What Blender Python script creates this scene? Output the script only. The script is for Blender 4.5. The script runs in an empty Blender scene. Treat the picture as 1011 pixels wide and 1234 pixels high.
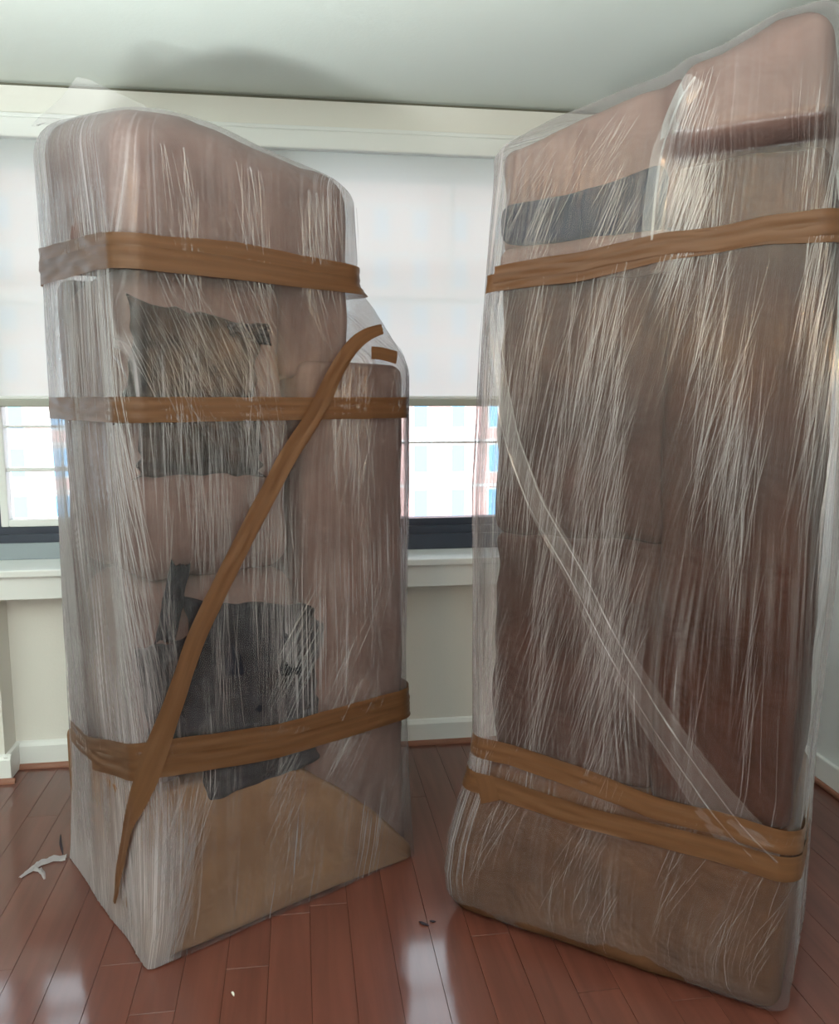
import bpy, math, random
import numpy as np
from mathutils import Vector, Matrix
from mathutils.bvhtree import BVHTree

random.seed(7)
rng = np.random.default_rng(11)
SC = bpy.context.scene
COL = SC.collection

# ------------------------------------------------------------------ camera
CAM_Z = 1.45
PITCH = math.radians(7.8)
F_PX, IW, IH = 1000.0, 1011.0, 1234.0
cam = bpy.data.cameras.new('camera')
cam.sensor_fit = 'VERTICAL'
cam.sensor_height = 36.0
cam.lens = 36.0 * F_PX / IH
cam.clip_start = 0.05
cam.clip_end = 300
camo = bpy.data.objects.new('camera', cam)
COL.objects.link(camo)
camo.location = (0, 0, CAM_Z)
camo.rotation_euler = (math.pi / 2 - PITCH, 0, 0)
SC.camera = camo

# ------------------------------------------------------------------ world, light, exposure
SC.view_settings.view_transform = 'Standard'
SC.view_settings.look = 'None'
SC.view_settings.gamma = 1
SC.view_settings.use_curve_mapping = False
SC.view_settings.exposure = 0.0
SC.cycles.transparent_max_bounces = 24
SC.cycles.max_bounces = 10
SC.cycles.diffuse_bounces = 6
SC.cycles.sample_clamp_indirect = 6.0

w = bpy.data.worlds.new('sky')
SC.world = w
w.use_nodes = True
bg = w.node_tree.nodes['Background']
bg.inputs[0].default_value = (0.80, 0.90, 1.0, 1)
bg.inputs[1].default_value = 6.2

sun = bpy.data.lights.new('sun', 'SUN')
sun.energy = 3.0
sun.angle = math.radians(0.6)
sun.color = (1.0, 0.93, 0.82)
suno = bpy.data.objects.new('sun', sun)
COL.objects.link(suno)
SUN_DIR = Vector((0.93, -0.10, -0.52))          # travels along the window wall, slightly into the room
suno.rotation_euler = SUN_DIR.to_track_quat('-Z', 'Y').to_euler()

def lamp(name, loc, power, color, size=0.06, spot=None, aim=None):
    l = bpy.data.lights.new(name, 'SPOT' if spot else 'POINT')
    l.energy = power
    l.color = color
    l.shadow_soft_size = size
    o = bpy.data.objects.new(name, l)
    COL.objects.link(o)
    o.location = loc
    if spot:
        l.spot_size = math.radians(spot)
        l.spot_blend = 0.6
        d = Vector(aim) - Vector(loc)
        o.rotation_euler = d.to_track_quat('-Z', 'Y').to_euler()
    return o

WARM = (1.0, 0.60, 0.27)
lamp('ceiling_lamp_light', (-0.8, -0.2, 2.42), 27, WARM, 0.03, 62, (0.55, 2.0, 1.6))
lamp('ceiling_lamp_light', (0.4, -0.8, 2.42), 21, WARM, 0.03, 62, (-0.1, 2.2, 1.3))
lamp('wall_lamp_light', (1.62, 0.9, 1.62), 18, WARM, 0.03, 45, (-0.4, 2.2, 1.3))
lamp('standing_lamp_light', (-0.6, -0.35, 1.64), 25, WARM, 0.03, 50, (0.6, 1.9, 1.3))
ar = bpy.data.lights.new('added_overhead_fill', 'AREA')    # added overhead panel, unseen, as fill light for the room
ar.shape = 'RECTANGLE'; ar.size = 1.2; ar.size_y = 1.2; ar.energy = 6; ar.color = (1.0, 0.90, 0.78)
aro = bpy.data.objects.new('added_overhead_fill', ar); COL.objects.link(aro)
aro.location = (-0.2, -0.6, 2.5)
# added unseen panel behind the viewer, brightens the room and sofa fronts
a2 = bpy.data.lights.new('added_rear_fill', 'AREA')
a2.shape = 'RECTANGLE'; a2.size = 3.2; a2.size_y = 1.5; a2.energy = 16; a2.color = (0.93, 0.97, 1.0)
a2o = bpy.data.objects.new('added_rear_fill', a2); COL.objects.link(a2o)
a2o.location = (0.2, -1.75, 1.45)
a2o.rotation_euler = Vector((0, 1, 0.12)).to_track_quat('-Z', 'Y').to_euler()
a3 = bpy.data.lights.new('added_ceiling_fill', 'SPOT')     # added upward spot, out of view, to brighten the ceiling
a3.energy = 680; a3.spot_size = math.radians(140); a3.spot_blend = 0.35; a3.color = (0.93, 1.0, 0.98); a3.shadow_soft_size = 0.12
a3o = bpy.data.objects.new('added_ceiling_fill', a3); COL.objects.link(a3o)
a3o.location = (-0.9, -0.2, 0.9); a3o.rotation_euler = (math.pi, 0, 0)

# ------------------------------------------------------------------ small helpers
def lin(c):
    return tuple(((x / 255) / 12.92 if x / 255 <= 0.04045 else ((x / 255 + 0.055) / 1.055) ** 2.4) for x in c) + (1.0,)

def newmat(name):
    m = bpy.data.materials.new(name)
    m.use_nodes = True
    nt = m.node_tree
    nt.nodes.clear()
    return m, nt

def N(nt, t, **kw):
    n = nt.nodes.new(t)
    for k, v in kw.items():
        if hasattr(n, k):
            setattr(n, k, v)
        else:
            n.inputs[k].default_value = v
    return n

def basic(name, rgb, rough=0.6, spec=0.4, noise=None, bump=None, metal=0.0):
    """principled with a little noise in colour (amount, scale) and bump (strength, scale)"""
    m, nt = newmat(name)
    out = N(nt, 'ShaderNodeOutputMaterial')
    p = N(nt, 'ShaderNodeBsdfPrincipled')
    p.inputs['Base Color'].default_value = lin(rgb)
    p.inputs['Roughness'].default_value = rough
    p.inputs['Specular IOR Level'].default_value = spec
    p.inputs['Metallic'].default_value = metal
    nt.links.new(p.outputs[0], out.inputs[0])
    tc = N(nt, 'ShaderNodeTexCoord')
    if noise:
        a, s = noise
        n = N(nt, 'ShaderNodeTexNoise'); n.inputs['Scale'].default_value = s; n.inputs['Detail'].default_value = 5
        nt.links.new(tc.outputs['Object'], n.inputs['Vector'])
        mx = N(nt, 'ShaderNodeMixRGB')
        c = lin(rgb)
        mx.inputs[1].default_value = tuple(x * (1 - a) for x in c[:3]) + (1,)
        mx.inputs[2].default_value = tuple(min(1, x * (1 + a)) for x in c[:3]) + (1,)
        nt.links.new(n.outputs[0], mx.inputs[0])
        nt.links.new(mx.outputs[0], p.inputs['Base Color'])
    if bump:
        st, s = bump
        n = N(nt, 'ShaderNodeTexNoise'); n.inputs['Scale'].default_value = s; n.inputs['Detail'].default_value = 4
        nt.links.new(tc.outputs['Object'], n.inputs['Vector'])
        b = N(nt, 'ShaderNodeBump'); b.inputs['Strength'].default_value = st; b.inputs['Distance'].default_value = 0.01
        nt.links.new(n.outputs[0], b.inputs['Height'])
        nt.links.new(b.outputs[0], p.inputs['Normal'])
    return m

def mesh_np(name, V, Fq, mat=None, smooth=True, parent=None, uv=None, attrs=None):
    V = np.asarray(V, dtype=np.float32).reshape(-1, 3)
    Fq = np.asarray(Fq, dtype=np.int32)
    k = Fq.shape[1]
    me = bpy.data.meshes.new(name)
    me.vertices.add(len(V)); me.vertices.foreach_set('co', V.ravel())
    me.loops.add(Fq.size); me.loops.foreach_set('vertex_index', Fq.ravel())
    me.polygons.add(len(Fq))
    me.polygons.foreach_set('loop_start', np.arange(0, Fq.size, k, dtype=np.int32))
    me.polygons.foreach_set('loop_total', np.full(len(Fq), k, dtype=np.int32))
    me.polygons.foreach_set('use_smooth', np.full(len(Fq), bool(smooth)))
    me.update(calc_edges=True)
    if uv is not None:
        l = me.uv_layers.new(name='UVMap')
        l.data.foreach_set('uv', np.asarray(uv, dtype=np.float32)[Fq.ravel()].ravel())
    if attrs:
        for an, arr in attrs.items():
            a = me.attributes.new(an, 'FLOAT', 'POINT')
            a.data.foreach_set('value', np.asarray(arr, dtype=np.float32).ravel())
    me.validate()
    o = bpy.data.objects.new(name, me)
    COL.objects.link(o)
    if mat: me.materials.append(mat)
    if parent: o.parent = parent
    return o

def empty(name, loc=(0, 0, 0), rz=0.0, parent=None):
    o = bpy.data.objects.new(name, None)
    COL.objects.link(o)
    o.location = loc; o.rotation_euler = (0, 0, rz)
    o.empty_display_size = 0.1
    if parent: o.parent = parent
    return o

def tag(o, label=None, cat=None, group=None, kind=None):
    if label: o['label'] = label
    if cat: o['category'] = cat
    if group: o['group'] = group
    if kind: o['kind'] = kind
    return o

BOXF = [(0, 3, 2, 1), (4, 5, 6, 7), (0, 1, 5, 4), (1, 2, 6, 5), (2, 3, 7, 6), (3, 0, 4, 7)]
def box(name, x0, x1, y0, y1, z0, z1, mat, parent=None, bev=0.0, seg=2):
    V = [(x0, y0, z0), (x1, y0, z0), (x1, y1, z0), (x0, y1, z0), (x0, y0, z1), (x1, y0, z1), (x1, y1, z1), (x0, y1, z1)]
    o = mesh_np(name, V, BOXF, mat, smooth=False, parent=parent)
    if bev:
        md = o.modifiers.new('bevel', 'BEVEL'); md.width = bev; md.segments = seg; md.limit_method = 'ANGLE'
    return o

def prism(name, prof, x0, x1, mat, parent=None):
    """profile (y,z) list extruded along x"""
    n = len(prof)
    me = bpy.data.meshes.new(name)
    V = [(x0, y, z) for y, z in prof] + [(x1, y, z) for y, z in prof]
    Fc = [(i, (i + 1) % n, (i + 1) % n + n, i + n) for i in range(n)] + [tuple(range(n))[::-1], tuple(range(n, 2 * n))]
    me.from_pydata(V, [], Fc); me.polygons.foreach_set('use_smooth', np.zeros(len(Fc), dtype=bool)); me.update()
    me.materials.append(mat)
    o = bpy.data.objects.new(name, me); COL.objects.link(o)
    if parent: o.parent = parent
    return o

def vnoise(x, y, seed=0):
    """smooth 2-D value noise in 0..1 on arrays"""
    x = np.asarray(x, float); y = np.asarray(y, float)
    xi = np.floor(x).astype(np.int64); yi = np.floor(y).astype(np.int64)
    fx = x - xi; fy = y - yi
    fx = fx * fx * (3 - 2 * fx); fy = fy * fy * (3 - 2 * fy)
    def h(a, b):
        n = (a * 374761393 + b * 668265263 + seed * 1274126177) & 0xffffffff
        n = ((n ^ (n >> 13)) * 1274126177) & 0xffffffff
        return ((n ^ (n >> 16)) & 0xffff) / 65535.0
    return (h(xi, yi) * (1 - fx) + h(xi + 1, yi) * fx) * (1 - fy) + (h(xi, yi + 1) * (1 - fx) + h(xi + 1, yi + 1) * fx) * fy

# ------------------------------------------------------------------ materials
M_wall = basic('wall_paint', (234, 232, 225), 0.75, 0.25, noise=(0.02, 3), bump=(0.05, 120))
M_wallr = basic('side_wall_paint', (222, 226, 226), 0.75, 0.25, noise=(0.02, 3), bump=(0.05, 120))
M_ceil = basic('ceiling_paint', (216, 222, 216), 0.85, 0.15, noise=(0.02, 1.2), bump=(0.05, 90))
M_trimw = basic('white_trim_paint', (236, 238, 236), 0.42, 0.45, noise=(0.01, 5))
M_gap = basic('joint_shade', (120, 118, 105), 0.9, 0.1, noise=(0.05, 9))
M_dark = basic('dark_window_frame', (62, 68, 82), 0.4, 0.5, noise=(0.06, 7))
M_grey = basic('grey_window_frame', (150, 160, 166), 0.45, 0.5, noise=(0.03, 7))
M_bar = basic('blind_bar_grey', (176, 176, 166), 0.5, 0.4, noise=(0.03, 12))
M_black = basic('black_bracket', (28, 32, 34), 0.5, 0.4, noise=(0.1, 20))
M_quart = basic('wood_quarter_round', (146, 98, 78), 0.45, 0.45, noise=(0.12, 22))
M_fill = basic('floor_underlay', (70, 36, 26), 0.8, 0.2, noise=(0.1, 9))

def wood_mat():
    m, nt = newmat('cherry_floor_board')
    out = N(nt, 'ShaderNodeOutputMaterial'); p = N(nt, 'ShaderNodeBsdfPrincipled')
    tc = N(nt, 'ShaderNodeTexCoord')
    oi = N(nt, 'ShaderNodeObjectInfo')
    mp = N(nt, 'ShaderNodeMapping'); mp.inputs['Scale'].default_value = (26, 1.6, 1)
    nt.links.new(tc.outputs['Object'], mp.inputs[0])
    add = N(nt, 'ShaderNodeVectorMath', operation='ADD')
    sc = N(nt, 'ShaderNodeVectorMath', operation='SCALE'); sc.inputs['Scale'].default_value = 37.0
    cx = N(nt, 'ShaderNodeCombineXYZ')
    nt.links.new(oi.outputs['Random'], cx.inputs[0]); nt.links.new(oi.outputs['Random'], cx.inputs[1])
    nt.links.new(cx.outputs[0], sc.inputs[0]); nt.links.new(mp.outputs[0], add.inputs[0]); nt.links.new(sc.outputs[0], add.inputs[1])
    n1 = N(nt, 'ShaderNodeTexNoise'); n1.inputs['Scale'].default_value = 1.0; n1.inputs['Detail'].default_value = 6; n1.inputs['Distortion'].default_value = 0.6
    nt.links.new(add.outputs[0], n1.inputs['Vector'])
    cr = N(nt, 'ShaderNodeValToRGB')
    cr.color_ramp.elements[0].position = 0.25; cr.color_ramp.elements[0].color = lin((86, 46, 37))
    cr.color_ramp.elements[1].position = 0.8; cr.color_ramp.elements[1].color = lin((112, 64, 52))
    nt.links.new(n1.outputs[0], cr.inputs[0])
    hs = N(nt, 'ShaderNodeHueSaturation')
    mr = N(nt, 'ShaderNodeMapRange'); mr.inputs['To Min'].default_value = 0.96; mr.inputs['To Max'].default_value = 1.04
    nt.links.new(oi.outputs['Random'], mr.inputs[0]); nt.links.new(mr.outputs[0], hs.inputs['Value'])
    nt.links.new(cr.outputs[0], hs.inputs['Color']); nt.links.new(hs.outputs[0], p.inputs['Base Color'])
    n2 = N(nt, 'ShaderNodeTexNoise'); n2.inputs['Scale'].default_value = 2.2; n2.inputs['Detail'].default_value = 3
    nt.links.new(tc.outputs['Object'], n2.inputs['Vector'])
    m2 = N(nt, 'ShaderNodeMapRange'); m2.inputs['To Min'].default_value = 0.36; m2.inputs['To Max'].default_value = 0.46
    nt.links.new(n2.outputs[0], m2.inputs[0]); nt.links.new(m2.outputs[0], p.inputs['Roughness'])
    p.inputs['Specular IOR Level'].default_value = 0.4
    p.inputs['Coat Weight'].default_value = 0.8; p.inputs['Coat Roughness'].default_value = 0.10
    b = N(nt, 'ShaderNodeBump'); b.inputs['Strength'].default_value = 0.03; b.inputs['Distance'].default_value = 0.001
    nt.links.new(n1.outputs[0], b.inputs['Height']); nt.links.new(b.outputs[0], p.inputs['Normal'])
    nt.links.new(p.outputs[0], out.inputs[0])
    return m
M_wood = wood_mat()

def fabric_mat(name, c1, c2, scale=9, rough=0.85, bs=0.03):
    m, nt = newmat(name)
    out = N(nt, 'ShaderNodeOutputMaterial'); p = N(nt, 'ShaderNodeBsdfPrincipled')
    tc = N(nt, 'ShaderNodeTexCoord')
    n1 = N(nt, 'ShaderNodeTexNoise'); n1.inputs['Scale'].default_value = scale; n1.inputs['Detail'].default_value = 6
    nt.links.new(tc.outputs['Object'], n1.inputs['Vector'])
    cr = N(nt, 'ShaderNodeValToRGB')
    cr.color_ramp.elements[0].position = 0.3; cr.color_ramp.elements[0].color = lin(c1)
    cr.color_ramp.elements[1].position = 0.72; cr.color_ramp.elements[1].color = lin(c2)
    nt.links.new(n1.outputs[0], cr.inputs[0]); nt.links.new(cr.outputs[0], p.inputs['Base Color'])
    p.inputs['Roughness'].default_value = rough; p.inputs['Specular IOR Level'].default_value = 0.08
    n2 = N(nt, 'ShaderNodeTexNoise'); n2.inputs['Scale'].default_value = 420
    nt.links.new(tc.outputs['Object'], n2.inputs['Vector'])
    b = N(nt, 'ShaderNodeBump'); b.inputs['Strength'].default_value = bs; b.inputs['Distance'].default_value = 0.002
    n3 = N(nt, 'ShaderNodeTexNoise'); n3.inputs['Scale'].default_value = 7; n3.inputs['Detail'].default_value = 3; n3.inputs['Distortion'].default_value = 0.4
    nt.links.new(tc.outputs['Object'], n3.inputs['Vector'])
    b3 = N(nt, 'ShaderNodeBump'); b3.inputs['Strength'].default_value = 0.40; b3.inputs['Distance'].default_value = 0.03      # soft creases
    nt.links.new(n3.outputs[0], b3.inputs['Height']); nt.links.new(b3.outputs[0], b.inputs['Normal'])
    nt.links.new(n2.outputs[0], b.inputs['Height']); nt.links.new(b.outputs[0], p.inputs['Normal'])
    nt.links.new(p.outputs[0], out.inputs[0])
    return m
M_sofa = fabric_mat('taupe_upholstery', (100, 78, 73), (122, 98, 92))
M_sofa2 = fabric_mat('brown_upholstery', (50, 31, 27), (70, 47, 41), scale=7)
M_panel = fabric_mat('red_brown_upholstery', (46, 22, 15), (64, 34, 24), scale=5)
M_tan = fabric_mat('tan_upholstery', (116, 84, 60), (142, 108, 80), scale=6)
M_tan2 = fabric_mat('brown_arm_upholstery', (74, 48, 32), (96, 66, 46), scale=6)
M_navy = fabric_mat('navy_pillow_cloth', (16, 20, 34), (28, 34, 58), scale=14, bs=0.0)
M_darkpat = fabric_mat('dark_mottled_pillow_cloth', (10, 9, 12), (58, 42, 33), scale=16, bs=0.0)
M_darkpat2 = fabric_mat('dark_grey_pillow_cloth', (12, 13, 18), (40, 40, 48), scale=9, bs=0.0)

def film_mat(name, base=0.015, streak=0.42, gloss=0.06, tint=(0.74, 0.69, 0.72), uvmode=True):
    m, nt = newmat(name)
    L = nt.links.new
    out = N(nt, 'ShaderNodeOutputMaterial')
    tr = N(nt, 'ShaderNodeBsdfTransparent')
    df = N(nt, 'ShaderNodeBsdfDiffuse'); df.inputs[0].default_value = (*tint, 1)
    tl = N(nt, 'ShaderNodeBsdfTranslucent'); tl.inputs[0].default_value = (*tint, 1)
    gl = N(nt, 'ShaderNodeBsdfGlossy'); gl.inputs['Roughness'].default_value = 0.21
    mdt = N(nt, 'ShaderNodeMixShader'); mdt.inputs[0].default_value = 0.5
    L(df.outputs[0], mdt.inputs[1]); L(tl.outputs[0], mdt.inputs[2])
    if uvmode:
        uv = N(nt, 'ShaderNodeUVMap')
        lay = N(nt, 'ShaderNodeAttribute', attribute_name='layers')
        def stre(sx, sy, lo, hi):
            mp = N(nt, 'ShaderNodeMapping'); mp.inputs['Scale'].default_value = (sx, sy, 1)
            L(uv.outputs[0], mp.inputs[0])
            n = N(nt, 'ShaderNodeTexNoise', noise_dimensions='2D'); n.inputs['Scale'].default_value = 1; n.inputs['Detail'].default_value = 3; n.inputs['Distortion'].default_value = 0.3
            L(mp.outputs[0], n.inputs['Vector'])
            r = N(nt, 'ShaderNodeMapRange'); r.inputs['From Min'].default_value = lo; r.inputs['From Max'].default_value = hi
            L(n.outputs[0], r.inputs[0])
            return n, r
        na, ra = stre(110, 1.7, 0.50, 0.74)
        nb, rb = stre(300, 2.4, 0.50, 0.70)
        nc, rc = stre(5, 1.6, 0.35, 0.75)
        s = N(nt, 'ShaderNodeMath', operation='ADD'); L(ra.outputs[0], s.inputs[0]); L(rb.outputs[0], s.inputs[1])
        s2 = N(nt, 'ShaderNodeMath', operation='MULTIPLY'); L(s.outputs[0], s2.inputs[0]); L(rc.outputs[0], s2.inputs[1])
        s3 = N(nt, 'ShaderNodeMath', operation='MULTIPLY'); L(s2.outputs[0], s3.inputs[0]); s3.inputs[1].default_value = streak
        s4 = N(nt, 'ShaderNodeMath', operation='ADD'); L(s3.outputs[0], s4.inputs[0]); s4.inputs[1].default_value = base
        s5 = N(nt, 'ShaderNodeMath', operation='MULTIPLY', use_clamp=True); L(s4.outputs[0], s5.inputs[0]); L(lay.outputs['Fac'], s5.inputs[1])
        bp = N(nt, 'ShaderNodeBump'); bp.inputs['Strength'].default_value = 0.7; bp.inputs['Distance'].default_value = 0.0016
        hs = N(nt, 'ShaderNodeMath', operation='ADD'); L(na.outputs[0], hs.inputs[0]); L(nb.outputs[0], hs.inputs[1])
        L(hs.outputs[0], bp.inputs['Height'])
        L(bp.outputs[0], gl.inputs['Normal'])
        x1 = N(nt, 'ShaderNodeMath', operation='SUBTRACT'); L(lay.outputs['Fac'], x1.inputs[0]); x1.inputs[1].default_value = 1.5
        x2 = N(nt, 'ShaderNodeMath', operation='MULTIPLY', use_clamp=True); L(x1.outputs[0], x2.inputs[0]); x2.inputs[1].default_value = 0.22
        x3 = N(nt, 'ShaderNodeMath', operation='ADD', use_clamp=True); L(s5.outputs[0], x3.inputs[0]); L(x2.outputs[0], x3.inputs[1])
        fac = x3.outputs[0]      # many layers of film turn milky
    else:
        v = N(nt, 'ShaderNodeValue'); v.outputs[0].default_value = base
        fac = v.outputs[0]
    # grazing view: more of the plastic is seen
    lw = N(nt, 'ShaderNodeLayerWeight'); lw.inputs['Blend'].default_value = 0.22
    g = N(nt, 'ShaderNodeMath', operation='MULTIPLY'); L(lw.outputs['Facing'], g.inputs[0]); g.inputs[1].default_value = 0.45
    fs = N(nt, 'ShaderNodeMath', operation='ADD', use_clamp=True); L(fac, fs.inputs[0]); L(g.outputs[0], fs.inputs[1])
    mx = N(nt, 'ShaderNodeMixShader'); L(fs.outputs[0], mx.inputs[0]); L(tr.outputs[0], mx.inputs[1]); L(mdt.outputs[0], mx.inputs[2])
    mg = N(nt, 'ShaderNodeMixShader')
    fr = N(nt, 'ShaderNodeFresnel'); fr.inputs[0].default_value = 1.5
    fa = N(nt, 'ShaderNodeMath', operation='MULTIPLY_ADD', use_clamp=True); L(fr.outputs[0], fa.inputs[0]); fa.inputs[1].default_value = 0.4; fa.inputs[2].default_value = gloss * 0.5
    L(fa.outputs[0], mg.inputs[0]); L(mx.outputs[0], mg.inputs[1]); L(gl.outputs[0], mg.inputs[2])
    L(mg.outputs[0], out.inputs[0])
    return m
M_film = film_mat('stretch_film')
M_fold = film_mat('stretch_film_fold', base=0.15, gloss=0.20, uvmode=False)
M_swath = film_mat('stretch_film_swath', base=0.07, gloss=0.10, uvmode=False)
M_flap = film_mat('stretch_film_flap', base=0.16, gloss=0.12, uvmode=False)
M_scrap = film_mat('stretch_film_scrap', base=0.75, gloss=0.3, uvmode=False)

def tape_mat(name='brown_packing_tape', c=(106, 74, 50), alpha=0.93):
    m, nt = newmat(name)
    L = nt.links.new
    out = N(nt, 'ShaderNodeOutputMaterial')
    p = N(nt, 'ShaderNodeBsdfPrincipled')
    p.inputs['Roughness'].default_value = 0.36
    p.inputs['Specular IOR Level'].default_value = 0.3
    tl = N(nt, 'ShaderNodeBsdfTranslucent'); tl.inputs[0].default_value = lin((165, 118, 75))
    uv = N(nt, 'ShaderNodeUVMap')
    mp = N(nt, 'ShaderNodeMapping'); mp.inputs['Scale'].default_value = (1.2, 55, 1)
    L(uv.outputs[0], mp.inputs[0])
    n = N(nt, 'ShaderNodeTexNoise', noise_dimensions='2D'); n.inputs['Scale'].default_value = 1; n.inputs['Detail'].default_value = 4
    L(mp.outputs[0], n.inputs['Vector'])
    cr = N(nt, 'ShaderNodeValToRGB')
    cr.color_ramp.elements[0].position = 0.3; cr.color_ramp.elements[0].color = lin(tuple(x * 0.90 for x in c))
    cr.color_ramp.elements[1].position = 0.75; cr.color_ramp.elements[1].color = lin(tuple(min(255, x * 1.08) for x in c))
    L(n.outputs[0], cr.inputs[0]); L(cr.outputs[0], p.inputs['Base Color'])
    b = N(nt, 'ShaderNodeBump'); b.inputs['Strength'].default_value = 0.35; b.inputs['Distance'].default_value = 0.0010
    L(n.outputs[0], b.inputs['Height']); L(b.outputs[0], p.inputs['Normal'])
    m1 = N(nt, 'ShaderNodeMixShader'); m1.inputs[0].default_value = 0.15
    L(p.outputs[0], m1.inputs[1]); L(tl.outputs[0], m1.inputs[2])
    tr = N(nt, 'ShaderNodeBsdfTransparent'); tr.inputs[0].default_value = lin((215, 150, 90))
    m2 = N(nt, 'ShaderNodeMixShader'); m2.inputs[0].default_value = alpha
    L(tr.outputs[0], m2.inputs[1]); L(m1.outputs[0], m2.inputs[2])
    L(m2.outputs[0], out.inputs[0])
    return m
M_tape = tape_mat()

def blind_mat():
    m, nt = newmat('roller_blind_fabric')
    L = nt.links.new
    out = N(nt, 'ShaderNodeOutputMaterial')
    df = N(nt, 'ShaderNodeBsdfDiffuse'); df.inputs[0].default_value = (0.78, 0.78, 0.74, 1)
    tl = N(nt, 'ShaderNodeBsdfTranslucent')
    tr = N(nt, 'ShaderNodeBsdfTransparent'); tr.inputs[0].default_value = (1, 1, 1, 1)
    tc = N(nt, 'ShaderNodeTexCoord')
    n = N(nt, 'ShaderNodeTexNoise'); n.inputs['Scale'].default_value = 3
    L(tc.outputs['Object'], n.inputs['Vector'])
    cr = N(nt, 'ShaderNodeValToRGB')
    cr.color_ramp.elements[0].color = (0.29, 0.295, 0.28, 1); cr.color_ramp.elements[1].color = (0.33, 0.335, 0.325, 1)
    L(n.outputs[0], cr.inputs[0]); L(cr.outputs[0], tl.inputs[0])
    a = N(nt, 'ShaderNodeAddShader'); L(tl.outputs[0], a.inputs[0])
    df.inputs[0].default_value = (0.34, 0.34, 0.32, 1); L(df.outputs[0], a.inputs[1])
    mx = N(nt, 'ShaderNodeMixShader'); mx.inputs[0].default_value = 0.03
    L(a.outputs[0], mx.inputs[1]); L(tr.outputs[0], mx.inputs[2])
    L(mx.outputs[0], out.inputs[0])
    return m
M_blind = blind_mat()

def glass_mat():
    m, nt = newmat('window_glass')
    L = nt.links.new
    out = N(nt, 'ShaderNodeOutputMaterial')
    tr = N(nt, 'ShaderNodeBsdfTransparent'); tr.inputs[0].default_value = (0.93, 0.97, 0.97, 1)
    gl = N(nt, 'ShaderNodeBsdfGlossy'); gl.inputs['Roughness'].default_value = 0.02
    fr = N(nt, 'ShaderNodeFresnel'); fr.inputs[0].default_value = 1.45
    mx = N(nt, 'ShaderNodeMixShader'); L(fr.outputs[0], mx.inputs[0]); L(tr.outputs[0], mx.inputs[1]); L(gl.outputs[0], mx.inputs[2])
    L(mx.outputs[0], out.inputs[0])
    return m
M_glass = glass_mat()
M_brick = basic('pale_red_brick_wall', (224, 176, 166), 0.9, 0.1, noise=(0.08, 0.6))
M_pane = basic('far_window_pane', (120, 170, 205), 0.25, 0.5, noise=(0.1, 0.4))
M_stone = basic('pale_stone_band', (226, 222, 214), 0.8, 0.2, noise=(0.04, 1))

# ------------------------------------------------------------------ the room (frame: x along the window wall, y into the room)
WA = math.atan2(0.1436, 0.9896)
room_M = Matrix.Translation(Vector((0.105, 3.378, 0))) @ Matrix.Rotation(WA, 4, 'Z') @ Matrix.Diagonal((1, -1, 1, 1))
def inroom(o):
    """bake the room frame into the mesh, so that the object stays unscaled"""
    o.data.transform(room_M)
    o.data.flip_normals()
    return o
def rbox(name, u0, u1, v0, v1, z0, z1, mat, parent=None, bev=0.0):
    return inroom(box(name, u0, u1, v0, v1, z0, z1, mat, parent, bev))

UL, UR, VB, HC = -3.4, 1.36, 5.6, 2.565
ZS, ZB, ZH = 0.822, 0.949, 2.375                 # sill top, glazing start, window head

fl = rbox('floor', UL, UR, 0, VB, -0.05, -0.004, M_fill); tag(fl, 'red-brown wooden board floor', kind='structure')
ce = rbox('ceiling', UL - .2, UR + .2, -0.25, VB + .2, HC, HC + 0.1, M_ceil); tag(ce, kind='structure')
wl = rbox('wall_left', UL - 0.15, UL, 0, VB, -0.05, HC, M_wall); tag(wl, kind='structure')
wr = rbox('wall_right', UR, UR + 0.15, 0, VB, -0.05, HC, M_wallr); tag(wr, kind='structure')
wf = rbox('wall_front', UL - .15, UR + .15, VB, VB + 0.15, -0.05, HC, M_wall); tag(wf, kind='structure')
wb = empty('wall_back'); tag(wb, 'cream wall below and around the windows', kind='structure')
rbox('wall_below_window', UL - .15, UR + .15, -0.22, 0, -0.05, ZS - 0.03, M_wall, wb)
rbox('wall_above_window', UL - .15, UR + .15, -0.22, 0, ZH, HC, M_wall, wb)
rbox('wall_end', UR - 0.06, UR + .15, -0.22, 0, ZS - .03, ZH, M_wall, wb)
rbox('wall_end', UL - 0.15, UL + 0.5, -0.22, 0, ZS - .03, ZH, M_wall, wb)
rbox('wall_pier', -3.4, -1.72, 0, 0.125, 0, ZS - 0.10, M_wall, wb)
# shade of the gap at the ceiling, put in as a dark-coloured strip
t = rbox('trim_1', UL, UR, 0, 0.012, HC - 0.014, HC, M_gap); tag(t, 'dark strip standing in for the shade between wall and ceiling', kind='structure')
# head casing: deep white band and its thin bright lip
t = rbox('trim_2', UL, UR, 0, 0.03, 2.455, HC - 0.014, M_wall); tag(t, 'painted band above the blind boxes', kind='structure')
t = rbox('trim_3', -1.66, 1.30, 0, 0.05, 2.440, 2.455, M_trimw, bev=0.003); tag(t, 'thin bright white lip above the blinds', kind='structure')
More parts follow.
